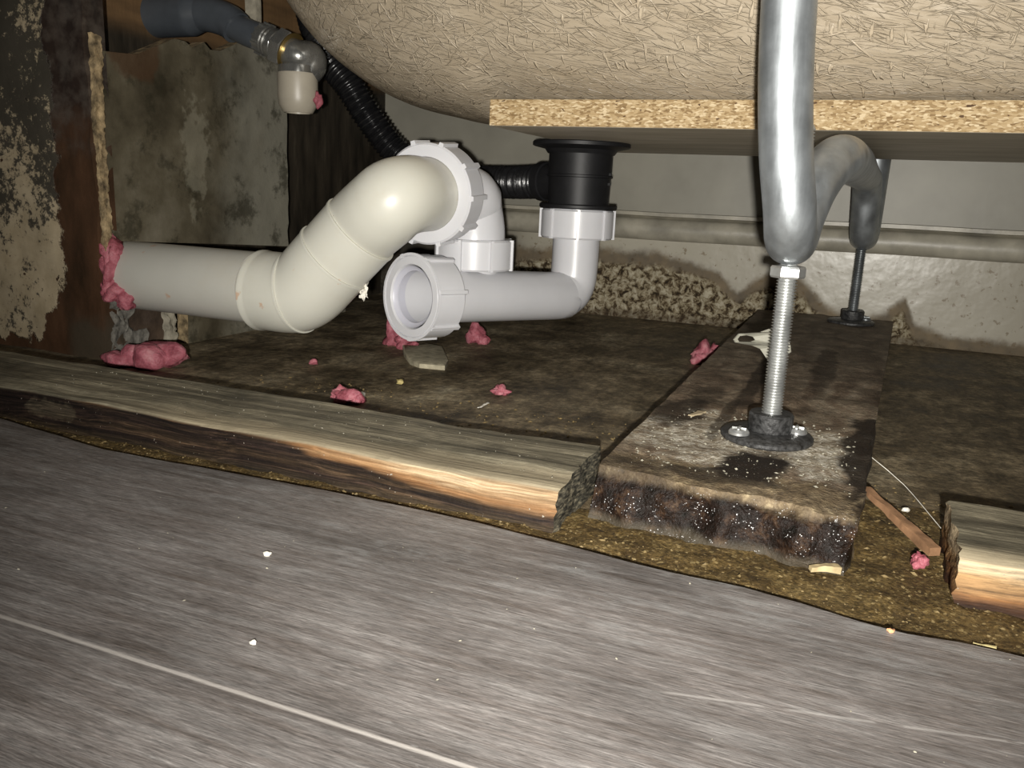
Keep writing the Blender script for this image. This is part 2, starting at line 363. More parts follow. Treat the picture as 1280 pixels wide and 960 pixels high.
def m_chip_face():
    m = M('chipboard_face', .5, .35)
    g = m.noise(1, 5, m.map(m.pos, (14, 60, 20)), .6); c = m.ramp(g, [(.3, (.36, .31, .22)), (.55, (.50, .44, .34)), (.75, (.62, .56, .46))])
    m.col(c); m.bump(g, .0006, .4); return m
def m_pvc(name, c, rough=.3, dirt=.0):
    m = M(name, rough, .5); n1 = m.noise(22, 4)
    cc = m.mul(c, m.ramp(n1, [(.3, .95), (.7, 1.02)]))
    if dirt:
        cc = m.mix(m.ma('MULTIPLY', m.ss(m.noise(60, 5), .70, .74), dirt), cc, (.5, .27, .14))
        cc = m.mix(m.ma('MULTIPLY', m.ss(m.noise(28, 6, rough=.7), .5, .75), .14), cc, (.45, .38, .26))
    m.b.inputs['Subsurface Weight'].default_value = .06; m.b.inputs['Subsurface Radius'].default_value = (.004, .003, .002)
    m.col(cc); m.bump(m.noise(90, 2), .0004, .15); return m
def m_metal(name, c=(.55, .57, .58), rough=.34, dull=.4):
    m = M(name, rough, .5, .8); n1 = m.noise(1, 5, m.map(m.pos, (160, 160, 22)), .65); n2 = m.noise(70, 5)
    m.col(m.mul(c, m.ramp(n2, [(.3, .72), (.7, 1.15)]))); m.rough(m.ramp(n1, [(.3, rough-.08), (.7, rough+.14)])); m.bump(n1, .0002, .4); return m
def m_simple(name, c, rough=.5, nf=120, var=.3, bump=.0004, spec=.5, metal=0):
    m = M(name, rough, spec, metal); n1 = m.noise(nf, 4); m.col(m.mul(c, m.ramp(n1, [(.3, 1-var), (.7, 1+var)]))); m.bump(n1, bump, .7); return m
def m_backwall():
    m = M('mouldy_painted_wall', .4, .45); q = m.xyz()
    base = m.ramp(m.noise(6, 4), [(.3, (.36, .33, .26)), (.7, (.47, .44, .36))])
    spk = m.ma('MULTIPLY', m.ss(m.noise(150, 4), .61, .68), m.ss(q[2], .095, .085))
    c = m.mix(m.ma('MULTIPLY', spk, .7), base, (.17, .12, .06))
    # the height of the peeling, mould-edged zone along the wall
    X = [(-.9, .0), (-.45, .07), (-.30, .080), (-.26, .078), (-.205, .077), (-.155, .064), (-.128, .040), (-.106, .058), (-.085, .068), (-.058, .058), (-.03, .034), (.0, .022), (.03, .028), (.048, .050), (.062, .020), (.1, .010), (.17, .011), (.6, .008)]
    f = m.ma('DIVIDE', m.ma('ADD', q[0], .9), 1.5)
    hh = m.ma('MULTIPLY', m.ramp(f, [((x+.9)/1.5, z*10) for x, z in X]), .1)
    s = m.ma('SUBTRACT', hh, q[2])                                   # >0 inside
    s = m.ma('ADD', s, m.ma('MULTIPLY', m.ma('SUBTRACT', m.noise(42, 5, rough=.65), .5), .022))
    halo = m.ss(s, -.009, .004); ins = m.ss(s, .009, .019)
    c = m.mix(m.ma('MULTIPLY', halo, .82), c, m.ramp(m.noise(60, 3), [(.3, (.055, .034, .014)), (.7, (.16, .105, .045))]))
    cr = m.noise(120, 7, rough=.72, dist=.5)
    pc = m.ramp(cr, [(.38, (.02, .013, .006)), (.45, (.10, .065, .03)), (.51, (.36, .30, .19)), (.62, (.62, .56, .42))])
    lowr = m.ss(m.ma('ADD', q[2], m.ma('MULTIPLY', m.noise(60, 4), .02)), .024, .014)
    pc = m.mix(m.ma('MULTIPLY', lowr, .6), pc, (.07, .045, .025))
    c = m.mix(m.ma('MULTIPLY', ins, m.ss(q[0], .12, .05)), c, pc)
    # left, darker mottled tone low in the corner
    c = m.mix(m.ma('MULTIPLY', m.ma('MULTIPLY', m.ss(q[0], -.36, -.46), m.ss(q[2], .16, .13)), .9), c, m.ramp(m.noise(30, 5), [(.3, (.012, .010, .008)), (.7, (.05, .04, .03))]))
    m.col(c); m.rough(m.mix(halo, (.3, .3, .3), (.75, .75, .75)))
    m.bump(m.ma('MULTIPLY', cr, ins), .006, .9); m.bump(m.noise(35, 3), .003, .25); return m
def m_pier():
    m = M('flaking_mouldy_plaster', .6, .3); q = m.xyz()
    e = m.ma('ADD', q[0], m.ma('MULTIPLY', m.ma('SUBTRACT', m.noise(38, 6, rough=.68), .5), .035))
    e = m.ma('ADD', e, m.ma('MULTIPLY', m.ss(q[2], .06, .0), .035))
    pa = m.ss(e, -.581, -.584)
    pa = m.ma('MULTIPLY', pa, m.ss(m.ma('ADD', q[2], m.ma('MULTIPLY', m.noise(70, 5), .04)), .026, .030))
    pa = m.ma('MULTIPLY', pa, m.ss(m.noise(75, 6, rough=.7), .33, .345))
    cream = m.ramp(m.noise(60, 4), [(.3, (.36, .29, .185)), (.7, (.47, .39, .265))])
    mo = m.noise(150, 7, rough=.78); zone = m.ma('ADD', m.ma('MULTIPLY', m.ss(m.ma('ADD', q[2], m.ma('MULTIPLY', m.noise(18, 3), .12)), .12, .23), .17), m.ma('MULTIPLY', m.ss(m.noise(22, 3), .42, .68), .12))
    mm = m.ss(m.ma('ADD', mo, zone), .62, .70)
    cream = m.mix(m.ma('MULTIPLY', mm, .93), cream, (.035, .032, .026))
    red = m.ramp(m.noise(1, 5, m.map(m.pos, (40, 40, 12)), .6), [(.3, (.030, .018, .010)), (.6, (.082, .042, .023)), (.8, (.12, .075, .042))])
    red = m.mix(m.ma('MULTIPLY', m.ss(m.ma('ADD', q[2], m.ma('MULTIPLY', m.noise(45, 4), .08)), .19, .24), .75), red, m.ramp(m.noise(90, 5), [(.4, (.018, .016, .016)), (.65, (.08, .07, .06))]))
    red = m.mix(m.ma('MULTIPLY', m.ma('MULTIPLY', m.ss(m.ma('ADD', q[2], m.ma('MULTIPLY', m.noise(40, 3), .04)), .06, .04), m.ss(q[0], -.585, -.57)), .8), red, (.06, .05, .035))
    m.col(m.mix(pa, red, cream)); m.rough(m.mix(pa, (.4, .4, .4), (.7, .7, .7)))
    m.bump(pa, .0015, 1); m.bump(mo, .0008, .5); m.bump(m.noise(30, 3), .004, .4); return m
def m_plaster(warm=0.0):
    m = M('mouldy_plasterboard', .65, .3); q = m.xyz()
    c = m.ramp(m.noise(14, 5, rough=.6), [(.3, (.035, .028, .016)), (.5, (.10, .085, .055)), (.7, (.19, .17, .125))])
    clean = m.ss(m.ma('ADD', q[1], m.ma('MULTIPLY', m.noise(18, 4), .12)), .66, .74); c = m.mix(m.ma('MULTIPLY', clean, .7), c, (.27, .26, .21))
    c = m.mix(m.ma('MULTIPLY', m.ss(m.noise(30, 7, rough=.72), .52, .66), .7), c, (.025, .022, .012))
    c = m.mix(m.ma('MULTIPLY', m.dot(-.54, .59, .165, .05, .014, .045, 90, 2.6), .4), c, (.30, .28, .21))
    c = m.mix(m.ma('MULTIPLY', m.dot(-.54, .53, .235, .05, .024, .022, 45, 1.5), .7), c, (.07, .035, .016))
    m.col(c); m.bump(m.noise(60, 5), .002, .5); return m
def m_darkwall():
    m = M('dark_damp_boarding', .6, .3); q = m.xyz()
    g = m.noise(1, 5, m.map(m.pos, (60, 60, 14)), .6)
    c = m.ramp(g, [(.3, (.012, .010, .007)), (.6, (.045, .036, .025)), (.8, (.10, .085, .06))])
    up = m.ss(q[2], .255, .275); wc = m.ramp(m.noise(1, 5, m.map(m.pos, (10, 10, 60))), [(.3, (.09, .055, .028)), (.7, (.22, .13, .06))])
    m.col(m.mix(up, c, wc)); m.bump(g, .002, .6); return m
def m_foam():
    m = M('pink_foam', .55, .4); n1 = m.noise(90, 4)
    m.col(m.ramp(n1, [(.3, (.20, .04, .055)), (.55, (.40, .12, .15)), (.75, (.52, .24, .26))]))
    m.b.inputs['Subsurface Weight'].default_value = .15; m.b.inputs['Subsurface Radius'].default_value = (.004, .0015, .0015)
    m.bump(m.noise(300, 4), .0014, .8); m.bump(m.noise(110, 4), .003, .6); return m

MLAM, MSUB, MSAW, MBAT, MBRD, MFIB = m_laminate(), m_subfloor(), m_sawdust(), m_batten(), m_board(), m_fibre()
MCE, MCF = m_chip_edge(), m_chip_face()
MPV = m_pvc('white_plastic', (.60, .60, .62), .3); MPC = m_pvc('cream_plastic', (.58, .57, .50), .33, .6)
MPG = m_pvc('grey_cream_plastic', (.50, .49, .44), .4, .6)
MGAL = m_metal('galvanised_steel', (.42, .45, .47), .42); MZN = m_metal('zinc_thread', (.62, .63, .62), .33); MDST = m_metal('dull_thread', (.33, .35, .36), .4)
MBLK = m_simple('black_plastic', (.009, .009, .010), .5, 90, .2, .0002, .35); MHOSE = m_simple('black_hose', (.010, .010, .011), .28, 200, .3, .0006)
MDISC = m_simple('dusty_black_plastic', (.035, .035, .035), .45, 420, .8, .0008)
MGREY = m_simple('grey_plastic', (.06, .068, .078), .35, 60, .15, .0002); MCHR = m_metal('chromed_brass', (.36, .36, .34), .2); MBRS = m_simple('brass', (.45, .32, .12), .3, 60, .2, .0002, metal=.9)
MCAP = m_simple('ivory_plastic', (.36, .325, .26), .4, 40, .1, .0002)
MBW, MPIER, MPLB, MDW, MFOAM = m_backwall(), m_pier(), m_plaster(), m_darkwall(), m_foam()
MTRIM = m_simple('grimy_white_trim', (.36, .335, .27), .4, 35, .3, .001)
MTORN = m_simple('torn_board_edge', (.27, .20, .11), .8, 130, .75, .003); MPALE = m_simple('pale_plaster', (.34, .31, .24), .8, 120, .3, .002)
MBRICK = m_simple('dark_brick', (.055, .035, .022), .8, 60, .5, .003); MMORT = m_simple('grey_mortar', (.15, .14, .12), .85, 200, .5, .002)
MSHADE = m_simple('edge_shadow_black', (.012, .011, .010), .7); MWD = m_simple('split_timber', (.27, .15, .08), .55, 120, .35, .0008)
MWHT = m_simple('white_crumb', (.7, .67, .6), .7); MTAG = M('translucent_plastic', .35, .5); MTAG.col((.42, .41, .34)); MTAG.b.inputs['Transmission Weight'].default_value = .35; MTAG.b.inputs['Subsurface Weight'].default_value = .3; MTAG.b.inputs['Subsurface Radius'].default_value = (.01, .01, .01)

# ------------------------------------------------------------------ structure
def sheet(name, x0, x1, y0, y1, fz, nx, ny, mat, z0=-.004):
    g = G(); vs = []; fs = []
    for j in range(ny+1):
        for i in range(nx+1):
            x = x0+(x1-x0)*i/nx; y = y0+(y1-y0)*j/ny; vs.append((x, y, fz(x, y)))
    for j in range(ny):
        for i in range(nx):
            a = j*(nx+1)+i; fs.append((a, a+1, a+nx+2, a+nx+1))
    g.add(vs, fs); return g.build(name, mat, base=(0, 0, 0))
struct(G().box((-1.1, -.5, -.02), (1.1, 1.02, 0), (1, 1, 1)).build('floor', MSUB, base=(0, 0, 0)), 'damp dark brown subfloor boards under the bath')
# laminate sheet with its wavy cut edge
EDGE = [floor_pt(px, py, .006) for px, py in ((0, 522), (60, 540), (130, 561), (220, 578), (300, 592), (400, 611), (500, 631), (600, 653), (690, 676), (770, 697), (850, 717), (930, 733), (1000, 752), (1070, 775), (1130, 790), (1200, 801), (1280, 820))]
EDGE = [Vector((-1.1, EDGE[0].y+.02, .006)), Vector((-.6, EDGE[0].y+.008, .006))] + EDGE + [Vector((.3, .28, .006)), Vector((1.1, .28, .006))]
def edge_y(x):
    for a, b in zip(EDGE, EDGE[1:]):
        if a.x <= x <= b.x:
            t = (x-a.x)/(b.x-a.x); return a.y+(b.y-a.y)*t
    return EDGE[-1].y
def slab(name, z0, z1, dy, mat):
    g = G(); xs = [-1.1+2.2*i/440 for i in range(441)]; vs = []; fs = []
    for x in xs:
        e = edge_y(x)+dy+.0006*mn.noise(Vector((x*40, dy*900, 0)))
        vs += [(x, -.5, z0), (x, -.5, z1), (x, e-.0008, z1), (x, e, z1-.0008), (x, e, z0)]
    for i in range(440):
        for k in range(5): k2 = (k+1) % 5; fs.append((i*5+k, i*5+k2, i*5+5+k2, i*5+5+k))
    fs.append((0, 1, 2, 3, 4)); fs.append((2204, 2203, 2202, 2201, 2200)); g.add(vs, fs); return fixn(g.build(name, mat, base=(0, 0, 0)))
struct(slab('floor', .0025, .006, 0, MLAM), 'grey wood-effect laminate floor with wavy cut edge')
struct(slab('trim_1', .0003, .0025, .0022, MSHADE), 'thin black strip added as the shadow line along the laminate edge')  # dark strip added to draw the shadow line behind the laminate edge
# back wall: upper sheet, half-round ledge, lower painted board
struct(G().box((-.66, .992, 0), (1.1, 1.02, .105), (200, 1, 40)).build('wall_back', MBW, base=(0, 0, 0)), 'lower part of the back wall, painted and peeling')
struct(G().box((-.66, 1.0, .105), (1.1, 1.02, .62)).build('wall_back', m_simple('pale_painted_wall', (.30, .285, .235), .45, 14, .13, .001), base=(0, 0, 0)), 'plain pale upper back wall')
g = G(); prof = []
for k in range(13):
    a = -PI/2+PI*k/12; prof.append((.992-.010*math.cos(a), .107+.0125*math.sin(a)))
prof = [(1.0, .0945)]+prof+[(.996, .1215), (.986, .1225), (.986, .1265), (1.0, .127)]
vs = []; fs = []; n = len(prof)
for i, x in enumerate([-.66+1.76*t/60 for t in range(61)]):
    w = .0006*mn.noise(Vector((x*12, 0, 0)))
    vs += [(x, y+w, z+w) for y, z in prof]
for i in range(60):
    for k in range(n): k2 = (k+1) % n; fs.append((i*n+k, i*n+k2, i*n+n+k2, i*n+n+k))
g.add(vs, fs); struct(fixn(g.build('trim_2', MTRIM, base=(0, 0, 0))), 'grimy white half-round ledge along the back wall')
# left pier and wall behind
def pierw(v):
    if v.y < .49: return v+Vector((0, .003*mn.fractal(v*30, 1, 2, 3), 0))+Vector(((.002*mn.fractal(v*45, 1, 2, 3)) if v.x > -.55 else 0, 0, 0))
    return v
struct(G().box((-1.1, .482, 0), (-.542, .50, .62), (60, 1, 90)).warp(pierw).build('wall_left', MPIER, base=(0, 0, 0)), 'near left wall pier with flaking cream paint over red-brown')
struct(G().box((-.66, .50, 0), (-.60, 1.02, .62), (1, 1, 1)).build('wall_left', MDW, base=(0, 0, 0)), 'dark damp boarding of the left wall')
# broken plasterboard sheet
XP = -.542
top_px = [(115, 62), (150, 66), (170, 68), (200, 56), (218, 48), (232, 52), (240, 60), (256, 52), (262, 62), (275, 64), (300, 52), (330, 58), (357, 62)]
def panel(toppts, botpts, ny, x0, x1, name, nz=24):
    g = G(); A = [PL(px, py, 0, x1) for px, py in toppts]; B = [PL(px, py, 0, x1) for px, py in botpts]
    def ip(Lst, y):
        if y <= Lst[0].y: return Lst[0].z
        for a, b in zip(Lst, Lst[1:]):
            if a.y <= y <= b.y: return a.z+(b.z-a.z)*(y-a.y)/(b.y-a.y)
        return Lst[-1].z
    g.box((0, 0, 0), (1, 1, 1), (1, ny, nz), (0, 0, 1, 0, 1, 1))
    y0, y1 = B[0].y, B[-1].y
    def w(v):
        y = y0+(y1-y0)*v.y; zb, zt = ip(B, y), ip(A, y); z = zb+(zt-zb)*v.z
        y += .0015*mn.fractal(Vector((0, v.y*3, z*60)), 1, 2, 3)*(1 if v.y < .02 or v.y > .98 else 0)
        return Vector((x0+(x1-x0)*v.x+.0012*mn.fractal(Vector((3, y*30, z*30)), 1, 2, 3), y, z))
    g.warp(w); return g
g = panel(top_px, [(138, 301), (200, 303), (280, 305), (361, 308)], 60, XP-.012, XP, 'p')
tag(g.build('plasterboard', [MPLB, MTORN], ang=30), 'mould-stained grey-brown board fixed upright on the left wall above the thick waste pipe', 'wall board')
# torn ragged edge strip, near side of the sheet
g = G().box((XP-.014, .4845, .085), (XP+.0035, .4925, .243), (6, 6, 90)).rough(.0018, 55, 4).rough(.0013, 260, 3)
tag(g.build('torn_edge_strip', MTORN, ang=60), 'narrow ragged yellowish strip standing along the left edge of the mouldy board', 'plaster strip')
g = panel([(236, 384), (300, 386), (440, 380)], [(236, 434), (300, 422), (432, 397)], 30, XP-.012, XP, 'p', 8)
tag(g.build('skirting_board', [MPLB, MTORN], ang=30), 'low grey board at floor level under the thick waste pipe', 'board')
g = G().box((XP-.012, .488, 0), (XP-.002, .556, .062), (3, 20, 20)).rough(.003, 60, 3)
tag(g.build('brickwork', MBRICK, ang=60), 'dark exposed brick patch below the pipe in the left corner', 'brick')
g = G().box((XP-.006, .489, .002), (XP+.0005, .510, .058), (3, 14, 24)).rough(.0035, 90, 4)
g.box((XP-.006, .505, .002), (XP+.0005, .525, .02), (3, 14, 10)).rough(.002, 120, 4, 2)
tag(g.build('mortar_patch', MMORT, ang=60), 'rough grey mortar smeared on the brick in the left corner', 'mortar')
g = G().box((XP-.004, .545, .003), (XP+.002, .5555, .047), (3, 8, 30)).rough(.003, 90, 4).rough(.0009, 400, 2)
tag(g.build('plaster_strip', MPALE, ang=60), 'thin pale plaster strip upright below the waste pipe', 'plaster strip')

# ------------------------------------------------------------------ bath
g = G()
prof = [(.205, 0, 0), (.2055, .035, .008), (.208, .065, .018), (.213, .092, .026), (.221, .128, .034), (.233, .160, .042), (.25, .188, .050), (.272, .212, .058), (.30, .232, .066), (.34, .250, .074), (.40, .268, .084), (.50, .285, .095), (.56, .29, .10)]
cx, cy, a0, b0 = .42, .70, .672, .135
NU = 240; rows = []
def ring(a, b, z, n):
    out = []
    for k in range(NU):
        t = 2*PI*k/NU; c, s_ = math.cos(t), math.sin(t)
        out.append(Vector((cx+a*math.copysign(abs(c)**(2/n), c), cy+b*math.copysign(abs(s_)**(2/n), s_), z)))
    return out
fine = []
for i in range(len(prof)-1):
    A = prof[max(i-1, 0)]; B = prof[i]; C = prof[i+1]; D = prof[min(i+2, len(prof)-1)]
    for q in range(5):
        t = q/5; fine.append(tuple(.5*(2*B[k]+(C[k]-A[k])*t+(2*A[k]-5*B[k]+4*C[k]-D[k])*t*t+(3*B[k]-A[k]-3*C[k]+D[k])*t**3) for k in range(3)))
fine.append(prof[-1])
for z, e, e2 in [(.205, -.12, -.12), (.205, -.06, -.05)]+fine: rows.append(ring(a0+e, b0+e2, z, 2.6+1.0*min(1, max(0, (z-.205)/.1))))
def sag(v):                                                        # the shell hangs a little lower beyond the end of the chipboard
    t = min(1, max(0, (-.252-v.x)/.035)); t = t*t*(3-2*t); k = min(1, max(0, (.30-v.z)/.095))
    return -.0085*t*k
vs = [v+Vector((0, 0, sag(v)+(.0012*mn.fractal(v*14, 1, 2, 2) if v.z > .206 else 0))) for r in rows for v in r]; fs = []; uvs = []
arc = [0]
for k in range(NU): arc.append(arc[-1]+(rows[14][(k+1) % NU]-rows[14][k]).length)
hgt = [0]
for r, r2 in zip(rows, rows[1:]): hgt.append(hgt[-1]+(r2[int(NU*.7)]-r[int(NU*.7)]).length)
for j in range(len(rows)-1):
    for k in range(NU):
        k2 = (k+1) % NU; fs.append((j*NU+k, j*NU+k2, (j+1)*NU+k2, (j+1)*NU+k)); uvs += [(arc[k], hgt[j]), (arc[k+1], hgt[j]), (arc[k+1], hgt[j+1]), (arc[k], hgt[j+1])]
fs.append(tuple(range(NU))[::-1]); uvs += [(rows[0][k].x, rows[0][k].y) for k in range(NU)][::-1]
g.add(vs, fs); bath = g.build('bathtub', MFIB, base=(cx, cy, .205), ang=60)
ul = bath.data.uv_layers.new(name='UVMap')
for i, u in enumerate(uvs): ul.data[i].uv = u
fixn(bath)
so = bath.modifiers.new('thickness', 'SOLIDIFY'); so.thickness = .004; so.offset = -1
tag(bath, 'tan fibreglass underside of a bathtub with matted strand texture', 'bathtub')
cb = G().gbox([(-.246, .546, .187), (1.0, .556, .187), (-.246, .85, .186), (1.0, .85, .186), (-.246, .546, .2045), (1.0, .556, .2045), (-.246, .85, .2045), (1.0, .85, .2045)], (1, 1, 1), (0, 0, 0, 0, 1, 1)).build('baseboard', [MCE, MCF])
cb.name = 'chipboard_panel'
tag(bevel(cb, .0008), 'chipboard reinforcing panel with raw speckled edge fixed under the bathtub', 'board')

# ------------------------------------------------------------------ foot board, battens
fb = G().gbox([(-.100, .347, 0), (.010, .338, 0), (-.100, .975, 0), (.040, .975, 0), (-.098, .353, .026), (.012, .341, .026), (-.099, .975, .026), (.040, .975, .026)], (60, 220, 12))
def fbw(v):
    d = max(0, 1-(v.y-.34)/.03); e = .0035*d
    v = v+Vector((0, e*mn.fractal(v*55, 1, 2, 4)*1.6, 0))
    if v.z > .02: v = v+Vector((0, 0, .0012*mn.fractal(v*40, 1, 2, 4)-.004*max(0, d-.45)-.003*max(0, 1-abs(v.x-.012)/.02)*max(0, 1-(v.y-.34)/.09)))
    # lower front corner crumbles forward
    if v.z < .010 and v.y < .36: v = v+Vector((0, -.004*(1-v.z/.010)*(.5+mn.noise(v*60)), 0))
    if v.x > 0 and v.y < .50: v = v+Vector((.0025*mn.fractal(v*50, 1, 2, 3), 0, 0))
    return v
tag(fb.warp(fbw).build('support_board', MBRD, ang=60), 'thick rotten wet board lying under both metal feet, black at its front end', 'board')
def batten(x0, x1, label, seed, slope=0.0):
    n = int((x1-x0)/.004)
    g = G().gbox([(x0, .330+slope, 0), (x1, .3225, 0), (x0, .392+slope, 0), (x1, .389, 0), (x0, .333+slope, .0215), (x1, .3265, .0215), (x0, .392+slope, .0225), (x1, .3885, .022)], (n, 14, 8))
    def w(v):
        end = max(0, 1-min(abs(v.x-x0), abs(v.x-x1))/.01)
        o = Vector((end*.0022*mn.fractal(Vector((v.y*120, v.z*260, seed)), 1, 2, 4), .0012*mn.fractal(Vector((v.x*12, v.z*90, seed)), 1, 2, 3), .0010*mn.fractal(Vector((v.x*14, v.y*70, seed+3)), 1, 2, 3)))
        if v.z > .019 and v.y < .336+slope: o += Vector((0, .0016, -.0012))            # worn arris
        if v.z > .019 and v.y > .386: o += Vector((0, .0012*mn.fractal(Vector((v.x*50, seed, 1)), 1, 2, 3), 0))
        if v.z < .001: o.z = 0
        return v+o
    return tag(g.warp(w).build('timber_batten', MBAT, ang=50), label, 'batten')
batten(-.98, -.108, 'long dark-stained timber batten at left with a pale bare strip near its cut end', 1, .006)
batten(.0475, .62, 'short pale timber batten offcut at the right edge of the photo', 5)
# sawdust layer
def saw_z(x, y):
    h = .0016+.0016*mn.fractal(Vector((x*60, y*60, 0)), 1, 2, 4)
    back = .345 if x < -.1 else (.36 if x < .0 else .43)
    h -= max(0, (y-back)/.03)*.004
    return h
o = sheet('sawdust', -.7, .5, .29, .47, saw_z, 340, 60, MSAW); tag(o, 'damp olive-brown sawdust and grit between the laminate edge and the boards', 'sawdust', kind='stuff')

# ------------------------------------------------------------------ adjustable metal leg frame
lf = thing('bath_leg_frame', 'bent galvanised steel tube cradle with threaded adjustable feet standing on the rotten board', 'bath leg', (-.032, .437, .026))
tube_pts = [(-.0505, .413, .36), (-.0455, .415, .27), (-.0425, .417, .21), (-.0385, .4185, .17), (-.034, .4225, .142), (-.0330, .4315, .1285), (-.0325, .443, .1275), (-.0310, .453, .138),
            (-.0270, .466, .153), (-.0215, .484, .1645), (-.0165, .507, .1695), (-.0125, .6, .1705), (-.009, .75, .171), (-.006, .865, .171), (-.004, .89, .168), (-.003, .904, .155), (-.002, .912, .135), (-.001, .922, .118), (0, .933, .1135), (.001, .944, .12), (.0015, .95, .14), (.002, .953, .17), (.003, .956, .25), (.004, .96, .36)]
G().sweep(tube_pts, lambda d, t: .0121+.0012*min(1, max(0, (d-.28)/.15)), 40, .003).build('tube_frame', MGAL, lf, 60)
def rod(x, y, z0, z1, mat, seg=20):
    g = G(); pr = [(0, 0)]; n = int((z1-z0)/.0015)
    for i in range(n): pr += [(.0040, i*.0015), (.0040, i*.0015+.0003), (.0052, i*.0015+.0009)]
    pr += [(.0042, z1-z0), (0, z1-z0)]
    return g.lathe(pr, (x, y, z0), (0, 0, 1), seg)
def hexnut(x, y, z0, h, r, rot=.2):
    g = G(); prof_ = []
    vs = []; fs = []
    for z, k in ((0, .93), (.001, 1), (h-.001, 1), (h, .93)):
        for i in range(6): a = rot+i*PI/3; vs.append((x+r*k*math.cos(a), y+r*k*math.sin(a), z0+z))
    for j in range(3):
        for i in range(6): i2 = (i+1) % 6; fs.append((j*6+i, j*6+i2, j*6+6+i2, j*6+6+i))
    fs.append((5, 4, 3, 2, 1, 0)); fs.append((18, 19, 20, 21, 22, 23)); g.add(vs, fs); return g
def foot(x, y, dull, tilt):
    m1 = MDST if dull else MZN
    rod(x, y, .034, .181, m1).build('threaded_rod', m1, lf, 20)
    hexnut(x, y, .1085, .0058, .0085).build('hex_nut', m1, lf, 20)
    if not dull: hexnut(x+.004, y+.012, .124, .006, .007, .5)
    b = G(); b.lathe([(0, 0), (.0220, 0), (.0230, .001), (.0230, .0025), (.0220, .0034), (.014, .0045), (0, .0045)], (x-.001, y-.003, .0262), (0, 0, 1), 56)
    b.lathe([(.0105, .003), (.0110, .004), (.0112, .0125), (.0104, .0135), (.0055, .0135), (.0052, .008)], (x, y, .0262), (0, 0, 1), 40)
    f = b.build('foot_disc', MDISC, lf, 35)
    for sx, sy in ((-.0135, -.0155), (.013, .002)):
        if dull and sx < 0: continue
        s = G().lathe([(0, .0036), (.001, .0036), (.0014, .003), (.0042, .0026), (.0052, .0012), (.0052, 0), (0, 0)], (x+sx, y+sy, .0303), (0, 0, 1), 24)
        s.box((x+sx-.0035, y+sy-.0005, .0331), (x+sx+.0035, y+sy+.0005, .0337)).box((x+sx-.0005, y+sy-.0035, .0331), (x+sx+.0005, y+sy+.0035, .0337))
        s.build('screw', m1, f, 35)
foot(-.0325, .437, False, 0); foot(-.001, .929, True, 0)

# ------------------------------------------------------------------ waste outlet of the bath and overflow hose
V = Vector((-.231, .706, 0))                                        # axis of the vertical outlet
bw = thing('bath_waste', 'black plastic bath waste body hanging below the chipboard', 'bath waste', (V.x, V.y, .13))
G().lathe([(0, .1868), (.0405, .1868), (.0415, .1858), (.0415, .1832), (.040, .1825), (.031, .1805), (.0285, .177), (0, .177)], (V.x, V.y, 0), (0, 0, 1), 64).build('flange', MBLK, bw)
G().lathe([(0, .178), (.0272, .178), (.0272, .160), (.0282, .1595), (.0282, .158), (.0268, .1575), (.0262, .136), (.0262, .1345), (0, .1345)], (V.x, V.y, 0), (0, 0, 1), 64).build('waste_body', MBLK, bw)
G().lathe([(0, .1355), (.0325, .1355), (.0335, .1345), (.0335, .1325), (.0325, .1315), (0, .1315)], (V.x, V.y, 0), (0, 0, 1), 64).build('rim', MBLK, bw)
pj = P(640, 228, .775); pd = Vector((V.x, V.y, .1535))
sd = (Vector((pj.x, pj.y, .1535))-pd).normalized()
G().lathe([(.0155, .018), (.0155, .036), (.0170, .0365), (.0170, .044), (.0145, .0445), (.012, .0445)], pd, sd, 40).build('side_port', MBLK, bw)
for k in (.152, .160): G().box((V.x+.0262, V.y-.004, k), (V.x+.0287, V.y-.002, k+.002)).build('lug', MBLK, bw)
hp = [pd+sd*.040, P(640, 228, .775), P(590, 226, .80), P(540, 220, .83), P(495, 190, .84), P(460, 145, .83), P(435, 105, .82), P(412, 75, .82), P(392, 30, .83), P(380, -30, .83)]
h = G().sweep(hp, lambda d, t: .0140+.0011*math.sin(d/.0042*2*PI), 32, .0009).build('overflow_hose', MHOSE, ang=70)
tag(h, 'black corrugated overflow hose running from the waste body up behind the bathtub end', 'hose')

# ------------------------------------------------------------------ white trap
N2 = Vector((-.281, .6035, 0)); OPN = P(519, 371, .612)
tr = thing('bath_trap', 'white plastic bath trap with three ribbed screw nuts hanging from the black waste', 'trap', (V.x, V.y, .03))
zt = .058
dirT = (Vector((V.x, V.y, zt))-OPN).normalized()
R_T = .0203
corner = Vector((V.x, V.y, zt)) - Vector((0, 0, .0015))
a = OPN+dirT*.0005
body_pts = [a, a+dirT*.05, corner-dirT*.024, corner-dirT*.016+Vector((0, 0, .0006)), corner-dirT*.007+Vector((0, 0, .0045)), corner-dirT*.0015+Vector((0, 0, .013)), corner+Vector((0, 0, .028)), (V.x, V.y, .115)]
G().sweep(body_pts, R_T, 48, .003, cap=False).build('trap_body', MPV, tr, 60)
g = G(); g.lathe([(R_T, 0), (.0192, .0005), (.0188, .05), (.0, .05)], a, dirT, 48); fixn(g.build('bore', MPV, tr, 60))
G().nut((V.x, V.y, .1065), (0, 0, 1), .0312, .0195, .0245, 8, .0028, .0016, .35).build('screw_nut', MPV, tr)
G().lathe([(.0195, .1315), (.0245, .1315), (.0245, .1305), (.0195, .1305)], (V.x, V.y, 0), (0, 0, 1), 48, True).build('washer', MPV, tr)
